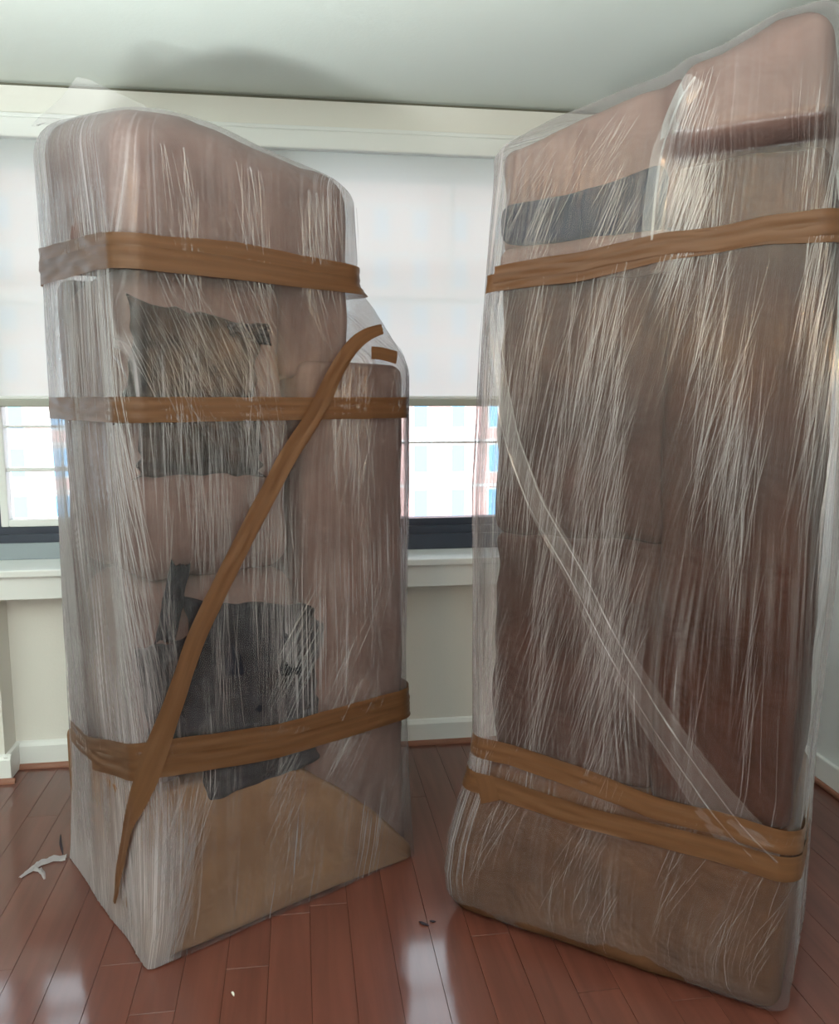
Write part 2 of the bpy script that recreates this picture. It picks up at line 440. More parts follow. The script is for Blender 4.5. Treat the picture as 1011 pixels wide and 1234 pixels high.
# baseboards
def skirting(name, pts_u, v0, side=None):
    pass
def base_run(name, u0, u1, v, kids=True):
    root = empty(name); tag(root, 'white skirting board with a wooden quarter-round strip', kind='structure')
    o = prism('board', [(v, 0), (v + 0.018, 0), (v + 0.018, 0.088), (v + 0.010, 0.102), (v, 0.106)], u0, u1, M_trimw, root); inroom(o)
    q = [(v + 0.018, 0)] + [(v + 0.018 + 0.016 * math.cos(a), 0.018 * math.sin(a)) for a in [i * math.pi / 12 for i in range(7)]]
    o = prism('quarter_round', q, u0, u1, M_quart, root); inroom(o)
    return root
br = base_run('baseboard_back', -1.72, UR, 0)
for u0, u1, v in ((-3.4, -1.715, 0.125),):
    o = prism('board', [(v, 0), (v + 0.018, 0), (v + 0.018, 0.088), (v + 0.010, 0.102), (v, 0.106)], u0, u1 + 0.018, M_trimw, br); inroom(o)
    q = [(v + 0.018, 0)] + [(v + 0.018 + 0.016 * math.cos(a), 0.018 * math.sin(a)) for a in [i * math.pi / 12 for i in range(7)]]
    o = prism('quarter_round', q, u0, u1 + 0.034, M_quart, br); inroom(o)
rbox('board', -1.722, -1.704, 0, 0.14, 0, 0.104, M_trimw, br, bev=0.004)
b2 = empty('baseboard_right'); tag(b2, 'white skirting board along the right wall', kind='structure')
rbox('board', UR - 0.018, UR, 0.0, VB, 0.0, 0.104, M_trimw, b2, bev=0.006)
rbox('quarter_round', UR - 0.036, UR - 0.016, 0.0, VB, 0.0, 0.02, M_quart, b2, bev=0.008)
# window sill with its deep apron
sl = empty('trim_4'); tag(sl, 'white painted window sill with deep apron', kind='structure')
rbox('sill_board', UL + .5, UR - 0.0, -0.20, 0.150, ZS - 0.028, ZS, M_trimw, sl, bev=0.005)
rbox('apron', UL + .5, UR - 0.0, 0.0, 0.132, ZS - 0.115, ZS - 0.028, M_trimw, sl, bev=0.003)

# windows
def window(name, u0, u1, lab, sash=False):
    r = empty(name); tag(r, lab, kind='structure')
    v0, v1 = -0.17, -0.10
    rbox('bottom_rail', u0, u1, v0, v1, ZS + 0.03, ZB, M_dark, r, bev=0.004)
    rbox('bottom_rail_step', u0, u1, v1, v1 + 0.02, ZS + 0.03, ZB - 0.030, M_dark, r, bev=0.003)
    rbox('bottom_rail_step', u0, u1, v1 + 0.02, v1 + 0.035, ZS + 0.0, ZB - 0.062, M_dark if not sash else M_grey, r, bev=0.003)
    rbox('top_rail', u0, u1, v0, v1, ZH - 0.06, ZH + 0.0, M_dark, r, bev=0.004)
    rbox('side_stile', u0, u0 + 0.05, v0, v1, ZB, ZH - 0.06, M_dark, r, bev=0.004)
    rbox('side_stile', u1 - 0.05, u1, v0, v1, ZB, ZH - 0.06, M_dark, r, bev=0.004)
    a, b = u0 + 0.05, u1 - 0.05
    if sash:
        rbox('sash_stile', a, a + 0.03, v0 + 0.01, v1 + 0.012, ZB, ZH - .06, M_trimw, r, bev=0.004)
        rbox('sash_rail', a + 0.03, b, v0 + 0.01, v1 + 0.012, ZB, ZB + 0.028, M_trimw, r, bev=0.004)
        rbox('glazing_bar', a + 0.03, b, v0 + 0.015, v1, 1.165, 1.18, M_trimw, r, bev=0.003)
        rbox('glazing_bar', a + 0.03, b, v0 + 0.015, v1, 1.335, 1.345, M_trimw, r, bev=0.003)
        rbox('glazing_bar', a + 0.03, b, v0 + 0.015, v1, 1.80, 1.815, M_trimw, r, bev=0.003)
    else:
        rbox('glazing_bar', a, b, v0 + 0.015, v1 - 0.02, 1.262, 1.270, M_trimw, r, bev=0.002)
        rbox('glazing_bar', a, b, v0 + 0.015, v1 - 0.02, 1.84, 1.86, M_trimw, r, bev=0.002)
        rbox('glazing_bar', 0.04, 0.055, v0 + 0.015, v1 - 0.02, 1.86, ZH - .06, M_trimw, r, bev=0.002)
    rbox('glass_pane', a, b, -0.138, -0.132, ZB, ZH - 0.06, M_glass, r)
window('window_1', -2.9, -1.80, 'dark framed window at the far left edge', sash=True)
window('window_2', -1.80, -0.66, 'window behind the left wrapped sofa', sash=True)
window('window_3', -0.66, 1.30, 'wide dark framed window between the wrapped sofas')

# roller blinds
def blind(u0, u1, label):
    r = empty('roller_blind'); tag(r, label, 'blind', 'roller blinds half lowered over the windows')
    rbox('cassette', u0, u1, 0.0, 0.055, 2.372, 2.440, M_trimw, r, bev=0.006)
    # cloth with a slight vertical ripple
    nu, nz = 60, 24
    us = np.linspace(u0 + 0.012, u1 - 0.012, nu); zs = np.linspace(1.452, 2.385, nz)
    U, Z = np.meshgrid(us, zs)
    Vv = 0.020 + 0.0025 * np.sin(U * 9 + 1) * (2.385 - Z)
    P = np.stack([U, Vv, Z], -1).reshape(-1, 3)
    Fq = [(i * nu + j, i * nu + j + 1, (i + 1) * nu + j + 1, (i + 1) * nu + j) for i in range(nz - 1) for j in range(nu - 1)]
    inroom(mesh_np('blind_cloth', P, Fq, M_blind, parent=r))
    rbox('bottom_bar', u0 + 0.01, u1 - 0.01, 0.010, 0.030, 1.418, 1.447, M_bar, r, bev=0.004)
    rbox('hem_strip', u0 + 0.01, u1 - 0.01, 0.012, 0.028, 1.447, 1.458, M_trimw, r, bev=0.002)
    for e in (u0 - 0.004, u1):
        rbox('bracket', e, e + 0.004, 0.0, 0.05, 2.355, 2.438, M_trimw, r)
blind(-1.86, -0.96, 'roller blind behind the left wrapped sofa, lowered halfway')
blind(-0.94, 1.29, 'pale roller blind hanging between and behind the two wrapped sofas')
br_ = rbox('blind_bracket', -1.700, -1.672, 0.056, 0.075, 2.34, 2.425, M_black, bev=0.004)
tag(br_, 'small black bracket at top left beside the blind', 'bracket')

# floor boards: one object each, running towards the window wall
bw, gap = 0.108, 0.0005
board_meshes = {}
def board_mesh(Lb):
    k = round(Lb, 2)
    if k not in board_meshes:
        o = box('plank', gap, bw - gap, gap, k - gap, -0.012, 0.0, M_wood)
        me = o.data
        import bmesh
        bm = bmesh.new(); bm.from_mesh(me)
        es = [e for e in bm.edges if all(v.co.z > -0.001 for v in e.verts)]
        bmesh.ops.bevel(bm, geom=es, offset=0.0004, segments=1, affect='EDGES')
        bm.to_mesh(me); bm.free()
        board_meshes[k] = me
        bpy.data.objects.remove(o)
    return board_meshes[k]
u = UR - bw
row = 0
rot = Matrix.Rotation(WA, 4, 'Z')
while u > -2.45:
    v = 3.35
    v_end = 0.0
    Ls = [1.1 + 0.7 * random.random() for _ in range(8)]
    first = 0.3 + 0.7 * random.random()
    y = -v                                       # room frame turned, y grows towards the wall
    k = 0
    while y < -0.001:
        Lb = first if k == 0 else Ls[k]
        Lb = min(Lb, -y)
        Lb = round(Lb, 2)
        if Lb < 0.02: break
        o = bpy.data.objects.new('plank', board_mesh(Lb)); COL.objects.link(o)
        o.parent = fl
        p = Matrix.Translation(Vector((0.105, 3.378, 0))) @ rot @ Vector((u, y, 0))
        o.location = p; o.rotation_euler = (0, 0, WA)
        y += Lb; k += 1
    u -= bw; row += 1

# ------------------------------------------------------------------ outside: brick block across the street
bld = empty('brick_building', (0, 60, -20)); tag(bld, 'pale red brick building with blue windows seen outside through the glass', 'building')
bld.rotation_euler = (0, 0, WA)
box('wall', -46, 22, 0, 10, 0, 58, M_brick, bld)
f0 = pm = None
for i in range(24):
    for j in range(9):
        x = -44.5 + i * 2.75; z = 6.3 + j * 3.25
        if f0 is None:
            f0 = box('window', 0, 1.15, -0.12, 0.1, 0, 2.15, M_stone, bld).data
            bpy.data.objects.remove([o for o in bpy.data.objects if o.data == f0][0])
            pm = box('pane', 0.12, 1.03, -0.16, -0.10, 0.12, 2.03, M_pane, bld).data
            bpy.data.objects.remove([o for o in bpy.data.objects if o.data == pm][0])
        wo = bpy.data.objects.new('window', f0); COL.objects.link(wo); wo.parent = bld; wo.location = (x, 0, z)
        po = bpy.data.objects.new('pane', pm); COL.objects.link(po); po.parent = wo
for j in range(10):
    box('floor_band', -46, 22, -0.1, 0.02, 5.3 + j * 3.25, 5.5 + j * 3.25, M_stone, bld)
# ------------------------------------------------------------------ soft blocks
def softbox(name, x0, x1, y0, y1, z0, z1, mat, parent, r=0.05, n=22, puff=0.0, wr=0.004, seed=0, fn=None, kind=None):
    """rounded, puffed, slightly wrinkled upholstered block"""
    c = np.array([(x0 + x1) / 2, (y0 + y1) / 2, (z0 + z1) / 2]); h = np.array([(x1 - x0) / 2, (y1 - y0) / 2, (z1 - z0) / 2])
    r = min(r, *(h * 0.98))
    g = np.linspace(-1, 1, n + 1); g = np.sign(g) * (1 - (1 - np.abs(g)) ** 1.35)
    V = []; Fq = []; base = 0
    A, B = np.meshgrid(g, g, indexing='ij')
    for ax in range(3):
        for sg in (-1, 1):
            P = np.zeros((n + 1, n + 1, 3))
            o1, o2 = [(1, 2), (2, 0), (0, 1)][ax]
            P[..., ax] = sg; P[..., o1] = A; P[..., o2] = B
            V.append(P.reshape(-1, 3))
            for i in range(n):
                for j in range(n):
                    a = base + i * (n + 1) + j
                    q = (a, a + n + 1, a + n + 2, a + 1)
                    Fq.append(q if sg > 0 else q[::-1])
            base += (n + 1) ** 2
    V = np.concatenate(V)
    # weld
    key = np.round(V, 5); uq, inv = np.unique(key, axis=0, return_inverse=True); inv = inv.reshape(-1)
    Fq = inv[np.array(Fq)]
    V = uq
    P = V * h
    inner = np.clip(P, -(h - r), (h - r))
    d = P - inner
    ln = np.linalg.norm(d, axis=1, keepdims=True); ln[ln < 1e-9] = 1
    nrm = d / ln
    Q = inner + nrm * r
    if puff:
        wgt = np.ones(len(V))
        for ax in range(3):
            o1, o2 = [(1, 2), (2, 0), (0, 1)][ax]
            b = (1 - V[:, o1] ** 2) * (1 - V[:, o2] ** 2)
            Q[:, ax] += np.sign(V[:, ax]) * (np.abs(V[:, ax]) > 0.98) * b * puff
    if wr:
        q = Q * 7 + seed * 3.1
        nn = vnoise(q[:, 0] + q[:, 2] * 0.8, q[:, 1] + q[:, 2] * 0.7, seed) - 0.5
        n2 = vnoise(q[:, 0] * 3 + q[:, 1], q[:, 2] * 2.2, seed + 5) - 0.5
        Q += nrm * (nn * 2 * wr + n2 * wr)[:, None]
    Q += c
    if fn: Q = fn(Q)
    return mesh_np(name, Q, Fq, mat, parent=parent)

def pillow(name, cx, cy, cz, w, h, th, ang, mat, parent, seed=0, rag=0.0, lean=0.0, n=40):
    """throw pillow standing in the x-z plane: pinched corners, puffed middle, creased"""
    g = np.linspace(-1, 1, n + 1)
    A, B = np.meshgrid(g, g, indexing='ij')
    V = []
    for sg in (-1, 1):
        prof = np.sqrt(np.clip((1 - A ** 4) * (1 - B ** 4), 0, 1))
        ex = 1 - 0.10 * (1 - np.abs(B) ** 3) * np.abs(A) ** 4
        ez = 1 - 0.10 * (1 - np.abs(A) ** 3) * np.abs(B) ** 4
        X = A * w / 2 * ex; Z = B * h / 2 * ez
        X = X * (1 + rag * (vnoise(B * 6 + 9, A * 0 + 3, seed) - 0.5) * np.abs(A))
        Z = Z * (1 + rag * (vnoise(A * 6 + 2, B * 0 + 5, seed + 1) - 0.5) * np.abs(B))
        Y = sg * th / 2 * prof + (vnoise(A * 4 + 5, B * 4 + 5, seed + 2) - 0.5) * 0.03 * prof
        V.append(np.stack([X, Y, Z], -1).reshape(-1, 3))
    V = np.concatenate(V); m = (n + 1) ** 2
    Fq = []
    for i in range(n):
        for j in range(n):
            a = i * (n + 1) + j
            Fq.append((a, a + n + 1, a + n + 2, a + 1)); Fq.append((m + a, m + a + 1, m + a + n + 2, m + a + n + 1))
    Fq = np.array(Fq)
    uq, inv = np.unique(np.round(V, 6), axis=0, return_inverse=True); inv = inv.reshape(-1)
    V = uq; Fq = inv[Fq]
    ca, sa = math.cos(ang), math.sin(ang)
    X = V[:, 0] * ca - V[:, 2] * sa; Z = V[:, 0] * sa + V[:, 2] * ca
    Q = np.stack([X + cx, V[:, 1] + cy + lean * Z, Z + cz], -1)
    return mesh_np(name, Q, Fq, mat, parent=parent)

# ------------------------------------------------------------------ film wrap
class Wrap:
    """outline of the stretch film round one upended sofa, in the sofa's own frame"""
    def __init__(s, root, smin, smax, tmin, tmax, rad, ztop, warp, rt=0.07):
        s.root = root; s.T = (smin, smax, tmin, tmax, rad); s.ztop = ztop; s.warp = warp; s.rt = rt
        s.NC = [150, 20, 110, 20, 120, 20, 110, 20]       # front, corner, right, corner, back, corner, left, corner
    def tab(s, k, z):
        a = s.T[k]; return np.interp(z, [p[0] for p in a], [p[1] for p in a])
    def section(s, z, inset=0.0, shrink=1.0):
        x0, x1, y0, y1, r = [s.tab(k, z) for k in range(5)]
        x0 += inset; x1 -= inset; y0 += inset; y1 -= inset; r = max(0.012, r)
        def line(a, b, n): 
            t_ = np.arange(n) / n
            return np.stack([a[0] + (b[0] - a[0]) * t_, a[1] + (b[1] - a[1]) * t_], -1)
        def arc(cx, cy, a0, n):
            a = a0 + (np.arange(n) / n) * math.pi / 2
            return np.stack([cx + r * np.cos(a), cy + r * np.sin(a)], -1)
        n = s.NC
        P = np.concatenate([
            line((x0 + r, y0), (x1 - r, y0), n[0]), arc(x1 - r, y0 + r, -math.pi / 2, n[1]),
            line((x1, y0 + r), (x1, y1 - r), n[2]), arc(x1 - r, y1 - r, 0, n[3]),
            line((x1 - r, y1), (x0 + r, y1), n[4]), arc(x0 + r, y1 - r, math.pi / 2, n[5]),
            line((x0, y1 - r), (x0, y0 + r), n[6]), arc(x0 + r, y0 + r, math.pi, n[7])])
        c = np.array([(x0 + x1) / 2, (y0 + y1) / 2])
        return c + (P - c) * shrink
    def rows(s, dz):
        R = []
        zt = s.ztop - s.rt
        for z in np.arange(0.004, zt, dz): R.append((z, z, 0, 1, 1.0))
        for a in np.linspace(0, math.pi / 2, 12): R.append((zt, zt + s.rt * math.sin(a), s.rt * (1 - math.cos(a)), 1, 1.0))
        for k in np.linspace(0.96, 0.0, 26): R.append((zt, s.ztop + 0.012 * (1 - k), s.rt, k, 1.0))
        return R
    def grid(s, dz=0.011):
        G = []
        for zs, z, ins, k, _ in s.rows(dz):
            P = s.section(zs, ins, k)
            G.append(np.concatenate([P, np.full((len(P), 1), z)], 1))
        return np.array(G)
    def build(s, seed, layers, shear, amp=0.0022):
        G = s.grid(); nr, nc, _ = G.shape
        s.G = G.copy()
        # arc length from the near corner (start of the front face = q 0)
        d = np.linalg.norm(np.roll(G[:, :, :2], -1, 1) - G[:, :, :2], axis=2)
        q = np.concatenate([np.zeros((nr, 1)), np.cumsum(d, 1)[:, :-1]], 1)
        per = d.sum(1)
        qs = np.where(q > per[:, None] * 0.62, q - per[:, None], q)
        Z = G[:, :, 2]
        mid = 60
        Q0 = np.where(np.arange(nr)[:, None] < nr - 30, qs, qs[nr - 40][None, :])
        # outward normals
        Tn = np.roll(G, -1, 1) - np.roll(G, 1, 1); Tn = Tn[:, :, :2]
        ln = np.linalg.norm(Tn, axis=2, keepdims=True); ln[ln < 1e-7] = 1
        Tn = Tn / ln
        nx, ny = Tn[:, :, 1], -Tn[:, :, 0]
        sh = shear(Q0, Z)
        qq = Q0 + sh
        a = vnoise(qq * 95, Z * 2.6, seed); b = vnoise(qq * 230, Z * 5, seed + 1); c = vnoise(qq * 9, Z * 3, seed + 2)
        ridge = 1 - np.abs(2 * a - 1)
        disp = amp * (ridge ** 2 * (0.35 + c) + 0.5 * b) + 0.006 * (c - 0.5)
        G2 = s.G.copy()
        side = np.ones(nr); side[-26:] = np.linspace(0.5, 0, 26)
        G2[:, :, 0] += nx * disp * side[:, None]; G2[:, :, 1] += ny * disp * side[:, None]
        cap = (np.arange(nr) >= nr - 26)[:, None]
        G2[:, :, 2] += cap * 0.006 * (vnoise(G[:, :, 0] * 18, G[:, :, 1] * 7, seed + 4) - 0.4)
        W = s.warp(G2.reshape(-1, 3))
        uv = np.stack([qq, Z], -1).reshape(-1, 2)
        lay = layers(Q0, Z).reshape(-1)
        i, j = np.meshgrid(np.arange(nr - 1), np.arange(nc), indexing='ij')
        j2 = (j + 1) % nc
        Fq = np.stack([i * nc + j, i * nc + j2, (i + 1) * nc + j2, (i + 1) * nc + j], -1).reshape(-1, 4)
        # uv seam: leave the jumping column collapsed at the back, out of sight
        o = mesh_np('stretch_film', W, Fq, M_film, parent=s.root, uv=uv, attrs={'layers': lay})
        # lookup grid for ribbons: uniform in q
        s.qg = np.arange(-1.0, 1.6, 0.004)
        keep = nr - 38
        s.keep = keep
        L = np.zeros((keep, len(s.qg), 3))
        for r in range(keep):
            order = np.argsort(qs[r]); xs = qs[r][order]
            for k in range(3): L[r, :, k] = np.interp(s.qg, xs, s.G[r, order, k])
        s.L = L; s.zr = s.G[:keep, 0, 2]
        s.qs = qs
        Wk = s.warp(s.G.reshape(-1, 3))
        Ml = s.root.matrix_basis
        s.bvh = BVHTree.FromPolygons([Ml @ Vector(v) for v in Wk[:, :]], [tuple(f) for f in Fq.tolist()])
        s.Minv = Ml.inverted()
        s.Wk = Wk.reshape(nr, nc, 3)
        return o
    def surf(s, q, z, off):
        """points on the film at arc length q, height z, pushed out by off (arrays)"""
        q = np.clip(np.asarray(q, float), s.qg[0], s.qg[-1] - 0.005); z = np.asarray(z, float)
        zi = np.clip(np.interp(z, s.zr, np.arange(s.keep)), 0, s.keep - 1.001)
        qi = (q - s.qg[0]) / 0.004
        qi = np.clip(qi, 0, len(s.qg) - 1.001)
        a = zi.astype(int); fa = (zi - a)[..., None]; b = qi.astype(int); fb = (qi - b)[..., None]
        L = s.L
        P = (L[a, b] * (1 - fb) + L[a, b + 1] * fb) * (1 - fa) + (L[a + 1, b] * (1 - fb) + L[a + 1, b + 1] * fb) * fa
        b0 = np.clip(b - 3, 0, None); b1 = np.clip(b + 4, None, len(s.qg) - 1)
        T = L[a, b1] - L[a, b0]; T = T[..., :2]; T = T / np.maximum(np.linalg.norm(T, axis=-1, keepdims=True), 1e-6)
        P = P.copy()
        off = np.asarray(off, float)
        P[..., 0] += T[..., 1] * off; P[..., 1] -= T[..., 0] * off
        P[..., 2] = np.where(z < s.zr[0], s.zr[0], P[..., 2])
        return s.warp(P.reshape(-1, 3)).reshape(P.shape)
    def hit(s, x, y):
        """where the line of sight through a photo point meets the film: (arc length, height)"""
        d = Vector(((x - IW / 2) / F_PX, 1.0, -(y - IH / 2) / F_PX))
        c, sn = math.cos(PITCH), math.sin(PITCH)
        d = Vector((d.x, d.y * c + d.z * sn, -d.y * sn + d.z * c)).normalized()
        p, n, i, dist = s.bvh.ray_cast(Vector((0, 0, CAM_Z)), d)
        if p is None: return None
        l = s.Minv @ p
        D = np.linalg.norm(s.Wk[:s.keep] - np.array(l), axis=2)
        k = np.unravel_index(np.argmin(D), D.shape)
        return s.qs[k], s.G[k[0], k[1], 2]
    def path(s, pts, n=60):
        h = [s.hit(*p) for p in pts]; h = np.array([p for p in h if p is not None])
        t_ = np.concatenate([[0], np.cumsum(np.linalg.norm(np.diff(h, axis=0), axis=1))])
        tt = np.linspace(0, t_[-1], n)
        Q = np.interp(tt, t_, h[:, 0]); Z = np.interp(tt, t_, h[:, 1])
        k = np.array([1, 2, 3, 2, 1.]); k /= k.sum()
        for _ in range(3):
            Q[2:-2] = np.convolve(Q, k, 'valid'); Z[2:-2] = np.convolve(Z, k, 'valid')
        return Q, Z
    def ribbon(s, name, Q, Z, width, off, mat, nw=6, wrinkle=0.0012, seed=0, taper=None, kind=None, label=None):
        Q = np.asarray(Q, float); Z = np.asarray(Z, float); n = len(Q)
        dq = np.gradient(Q); dz = np.gradient(Z); l = np.hypot(dq, dz); l[l < 1e-9] = 1
        nq, nz_ = -dz / l, dq / l
        arc_ = np.concatenate([[0], np.cumsum(np.hypot(np.diff(Q), np.diff(Z)))])
        wv = np.full(n, width) if taper is None else width * np.asarray(taper)
        t_ = np.linspace(-0.5, 0.5, nw)
        edge = 1 + 0.05 * (vnoise(arc_ * 22, arc_ * 0 + 1, seed) - 0.5)
        QQ = Q[:, None] + nq[:, None] * t_[None] * (wv * edge)[:, None]
        ZZ = Z[:, None] + nz_[:, None] * t_[None] * (wv * edge)[:, None]
        ZZ = np.maximum(ZZ, 0.006)
        wn = wrinkle * 2 * (vnoise(arc_[:, None] * 14 + t_[None] * 2, t_[None] * 9 + arc_[:, None] * 3, seed + 3) - 0.3)
        P = s.surf(QQ, ZZ, off + wn)
        P = P.reshape(-1, 3)
        i, j = np.meshgrid(np.arange(n - 1), np.arange(nw - 1), indexing='ij')
        Fq = np.stack([i * nw + j, i * nw + j + 1, (i + 1) * nw + j + 1, (i + 1) * nw + j], -1).reshape(-1, 4)
        uv = np.stack([np.repeat(arc_, nw), np.tile(t_ * width, n)], -1)
        o = mesh_np(name, P, Fq, mat, parent=s.root, uv=uv)
        if kind: o['kind'] = kind
        if label: o['label'] = label
        return o
    def folds(s, name, groups, mat, off=0.005):
        """many fine pleats of the film, one joined part; group = (q0,q1,z0,z1, slope, spread, count, length, width)"""
        PV = []; PF = []; UV = []; base = 0
        K = 12
        for (q0, q1, z0, z1, sl, sp, cnt, Lm, wd) in groups:
            cnt = int(cnt * 1.5)
            qa = q0 + (q1 - q0) * rng.random(cnt * 4); za = z0 + (z1 - z0) * rng.random(cnt * 4)
            pr = vnoise(qa * 14 + za, za * 2.2 + 3, 5) ** 2 * vnoise(qa * 60, za * 3 + 7, 9)     # pleats gather in bunches
            sel = np.argsort(-pr * rng.random(cnt * 4))[:cnt]; qa = qa[sel]; za = za[sel]
            Ls = Lm * (0.35 + 0.9 * rng.random(cnt)); slo = sl + sp * (rng.random(cnt) - 0.5) * 2
            cv = 0.12 * (rng.random(cnt) - 0.5)
            w_ = wd * 0.62 * (0.4 + rng.random(cnt) ** 2 * 1.6)
            t_ = np.linspace(-0.5, 0.5, K)
            nrm = np.sqrt(1 + slo ** 2)
            Zc = za[:, None] + Ls[:, None] / nrm[:, None] * t_[None]
            Qc = qa[:, None] + (slo / nrm * Ls)[:, None] * t_[None] + (cv * Ls)[:, None] * t_[None] ** 2
            Qc += 0.004 * (vnoise(Zc * 6 + qa[:, None] * 40, Zc * 0 + qa[:, None] * 90, 3) - 0.5)
            tap = np.sqrt(np.clip(1 - (2 * t_) ** 2, 0, 1)) * 0.5 + 0.02
            hw = w_[:, None] * tap[None]
            offs = off + 0.003 * rng.random(cnt)[:, None] * tap[None] * 2
            Zc = np.clip(Zc, 0.01, s.zr[-1])
            A = s.surf(Qc - hw, Zc, offs); Mi = s.surf(Qc, Zc, offs + hw * 0.9); B = s.surf(Qc + hw, Zc, offs)
            P = np.stack([A, Mi, B], 2)                 # cnt,K,3,3
            PV.append(P.reshape(-1, 3))
            i, k, m = np.meshgrid(np.arange(cnt), np.arange(K - 1), np.arange(2), indexing='ij')
            v = base + (i * K + k) * 3 + m
            PF.append(np.stack([v, v + 1, v + 4, v + 3], -1).reshape(-1, 4))
            base += cnt * K * 3
        o = mesh_np(name, np.concatenate(PV), np.concatenate(PF), mat, parent=s.root)
        o['kind'] = 'stuff'
        return o

# ------------------------------------------------------------------ left sofa, upended
AL = math.atan2(0.627, 0.779)
left = empty('wrapped_sofa', (-0.688, 1.936, 0), AL)
tag(left, 'left upended sofa in stretch film, with dark pillows and a diagonal brown tape', 'sofa', 'upended wrapped sofas')

def warpL(P):
    P = np.array(P, float)
    k = np.clip((P[:, 2] - 1.70) / 0.40, 0, 1)
    P[:, 2] += k * (0.19 * np.clip(P[:, 1], 0, 1) + 0.035 * np.exp(-((P[:, 0] - 0.18) / 0.2) ** 2) - 0.16 * np.clip(P[:, 0] - 0.28, 0, 1) ** 1.2)
    return P
WL = Wrap(left,
          smin=[(0, 0.0), (0.45, 0.004), (0.6, 0.0), (1.3, 0.0), (1.76, 0.012), (2.2, -0.002)],
          smax=[(0, 0.868), (1.53, 0.866), (1.58, 0.845), (1.77, 0.690), (1.85, 0.695), (2.2, 0.680)],
          tmin=[(0, 0.0), (2.2, 0.0)],
          tmax=[(0, 0.69), (0.5, 0.63), (1.1, 0.60), (1.4, 0.655), (1.76, 0.675), (2.2, 0.69)],
          rad=[(0, 0.016), (0.10, 0.035), (0.5, 0.07), (1.7, 0.06), (2.2, 0.08)],
          ztop=2.085, warp=warpL, rt=0.075)

def arm_fnL(Q):
    # the arm slopes down to its front (greater s) and rolls over
    Q = Q.copy()
    k = np.clip(Q[:, 2] / 0.40, 0, 1)
    Q[:, 2] -= k * 0.40 * np.clip((Q[:, 0] - 0.35) / 0.5, 0, 1) ** 1.5
    # rolled face: lower edge tucked in
    f = np.clip((0.25 - Q[:, 1]) / 0.25, 0, 1)
    Q[:, 1] += f * 0.035 * np.clip((0.6 - Q[:, 0]) / 0.2, 0, 1) * np.clip((Q[:, 2] - 0.18) / 0.25, 0, 1) ** 2
    return Q
softbox('armrest', 0.005, 0.860, 0.005, 0.655, 0.004, 0.445, M_tan, left, r=0.022, puff=0.0, wr=0.003, seed=3, n=34, fn=arm_fnL)
softbox('base_panel', 0.03, 0.66, 0.50, 0.585, 0.40, 1.78, M_sofa, left, r=0.03, wr=0.004, seed=4)
softbox('back_cushion', 0.038, 0.505, 0.075, 0.52, 0.43, 0.975, M_sofa, left, r=0.07, puff=0.012, wr=0.012, seed=5, n=30)
softbox('back_cushion', 0.036, 0.480, 0.060, 0.52, 0.985, 1.765, M_sofa, left, r=0.07, puff=0.014, wr=0.012, seed=6, n=30)
softbox('seat', 0.500, 0.852, 0.026, 0.56, 0.012, 1.548, M_sofa, left, r=0.035, puff=0.004, wr=0.006, seed=7, n=34)
softbox('side_cushion', 0.455, 0.672, 0.05, 0.56, 1.50, 1.80, M_sofa, left, r=0.03, wr=0.006, seed=8)
softbox('headrest', 0.014, 0.670, 0.016, 0.600, 1.765, 2.078, M_sofa, left, r=0.07, puff=0.004, wr=0.006, seed=9, n=34, fn=warpL)
pillow('throw_pillow', 0.205, 0.055, 1.515, 0.37, 0.32, 0.085, -0.14, M_darkpat, left, seed=3, rag=0.10)
pillow('throw_pillow', 0.22, 0.055, 1.355, 0.35, 0.22, 0.075, -0.05, M_darkpat, left, seed=8, rag=0.14)
pillow('throw_pillow', 0.345, 0.05, 0.72, 0.46, 0.40, 0.085, -0.16, M_darkpat2, left, seed=5, rag=0.08)
pillow('throw_pillow', 0.14, 0.06, 0.70, 0.22, 0.30, 0.07, 0.1, M_darkpat2, left, seed=15, rag=0.1)
pillow('throw_pillow', 0.36, 0.05, 0.50, 0.40, 0.24, 0.08, 0.05, M_darkpat2, left, seed=9, rag=0.08)
pillow('pillow_tab', 0.345, 0.030, 1.615, 0.13, 0.055, 0.02, -0.02, M_darkpat2, left, seed=29, rag=0.1)
pillow('pillow_strap', 0.115, 0.035, 0.94, 0.055, 0.22, 0.03, -0.25, M_darkpat2, left, seed=19, rag=0.1)

def shearL(q, z):
    side = np.clip(-q / 0.1, 0, 1)
    return side * 0.16 * (z - 1.0) + 0.10 * np.exp(-((q - 0.3) / 0.25) ** 2) * np.clip(1.75 - z, 0, .5) + 0.05 * (vnoise(q * 3, z * 1.2, 8) - 0.5)
def layersL(q, z):
    side = np.clip(-q / 0.08, 0, 1)
    l = 0.85 + side * (0.9 * np.exp(-((z - 0.62) / 0.35) ** 2) + 1.6 * np.clip((0.5 - z) / 0.3, 0, 1) + 0.3)
    l += side * 0.9 * np.clip((-q - 0.42) / 0.1, 0, 1)
    l += 2.2 * np.exp(-((q - 0.01) / 0.05) ** 2) * np.clip((0.5 - z) / 0.2, 0, 1)
    l += 0.7 * np.clip((q - 0.80) / 0.05, 0, 1)
    l *= 0.75 + 0.6 * vnoise(q * 5, z * 2.5, 21)
    return l
WL.build(31, layersL, shearL)
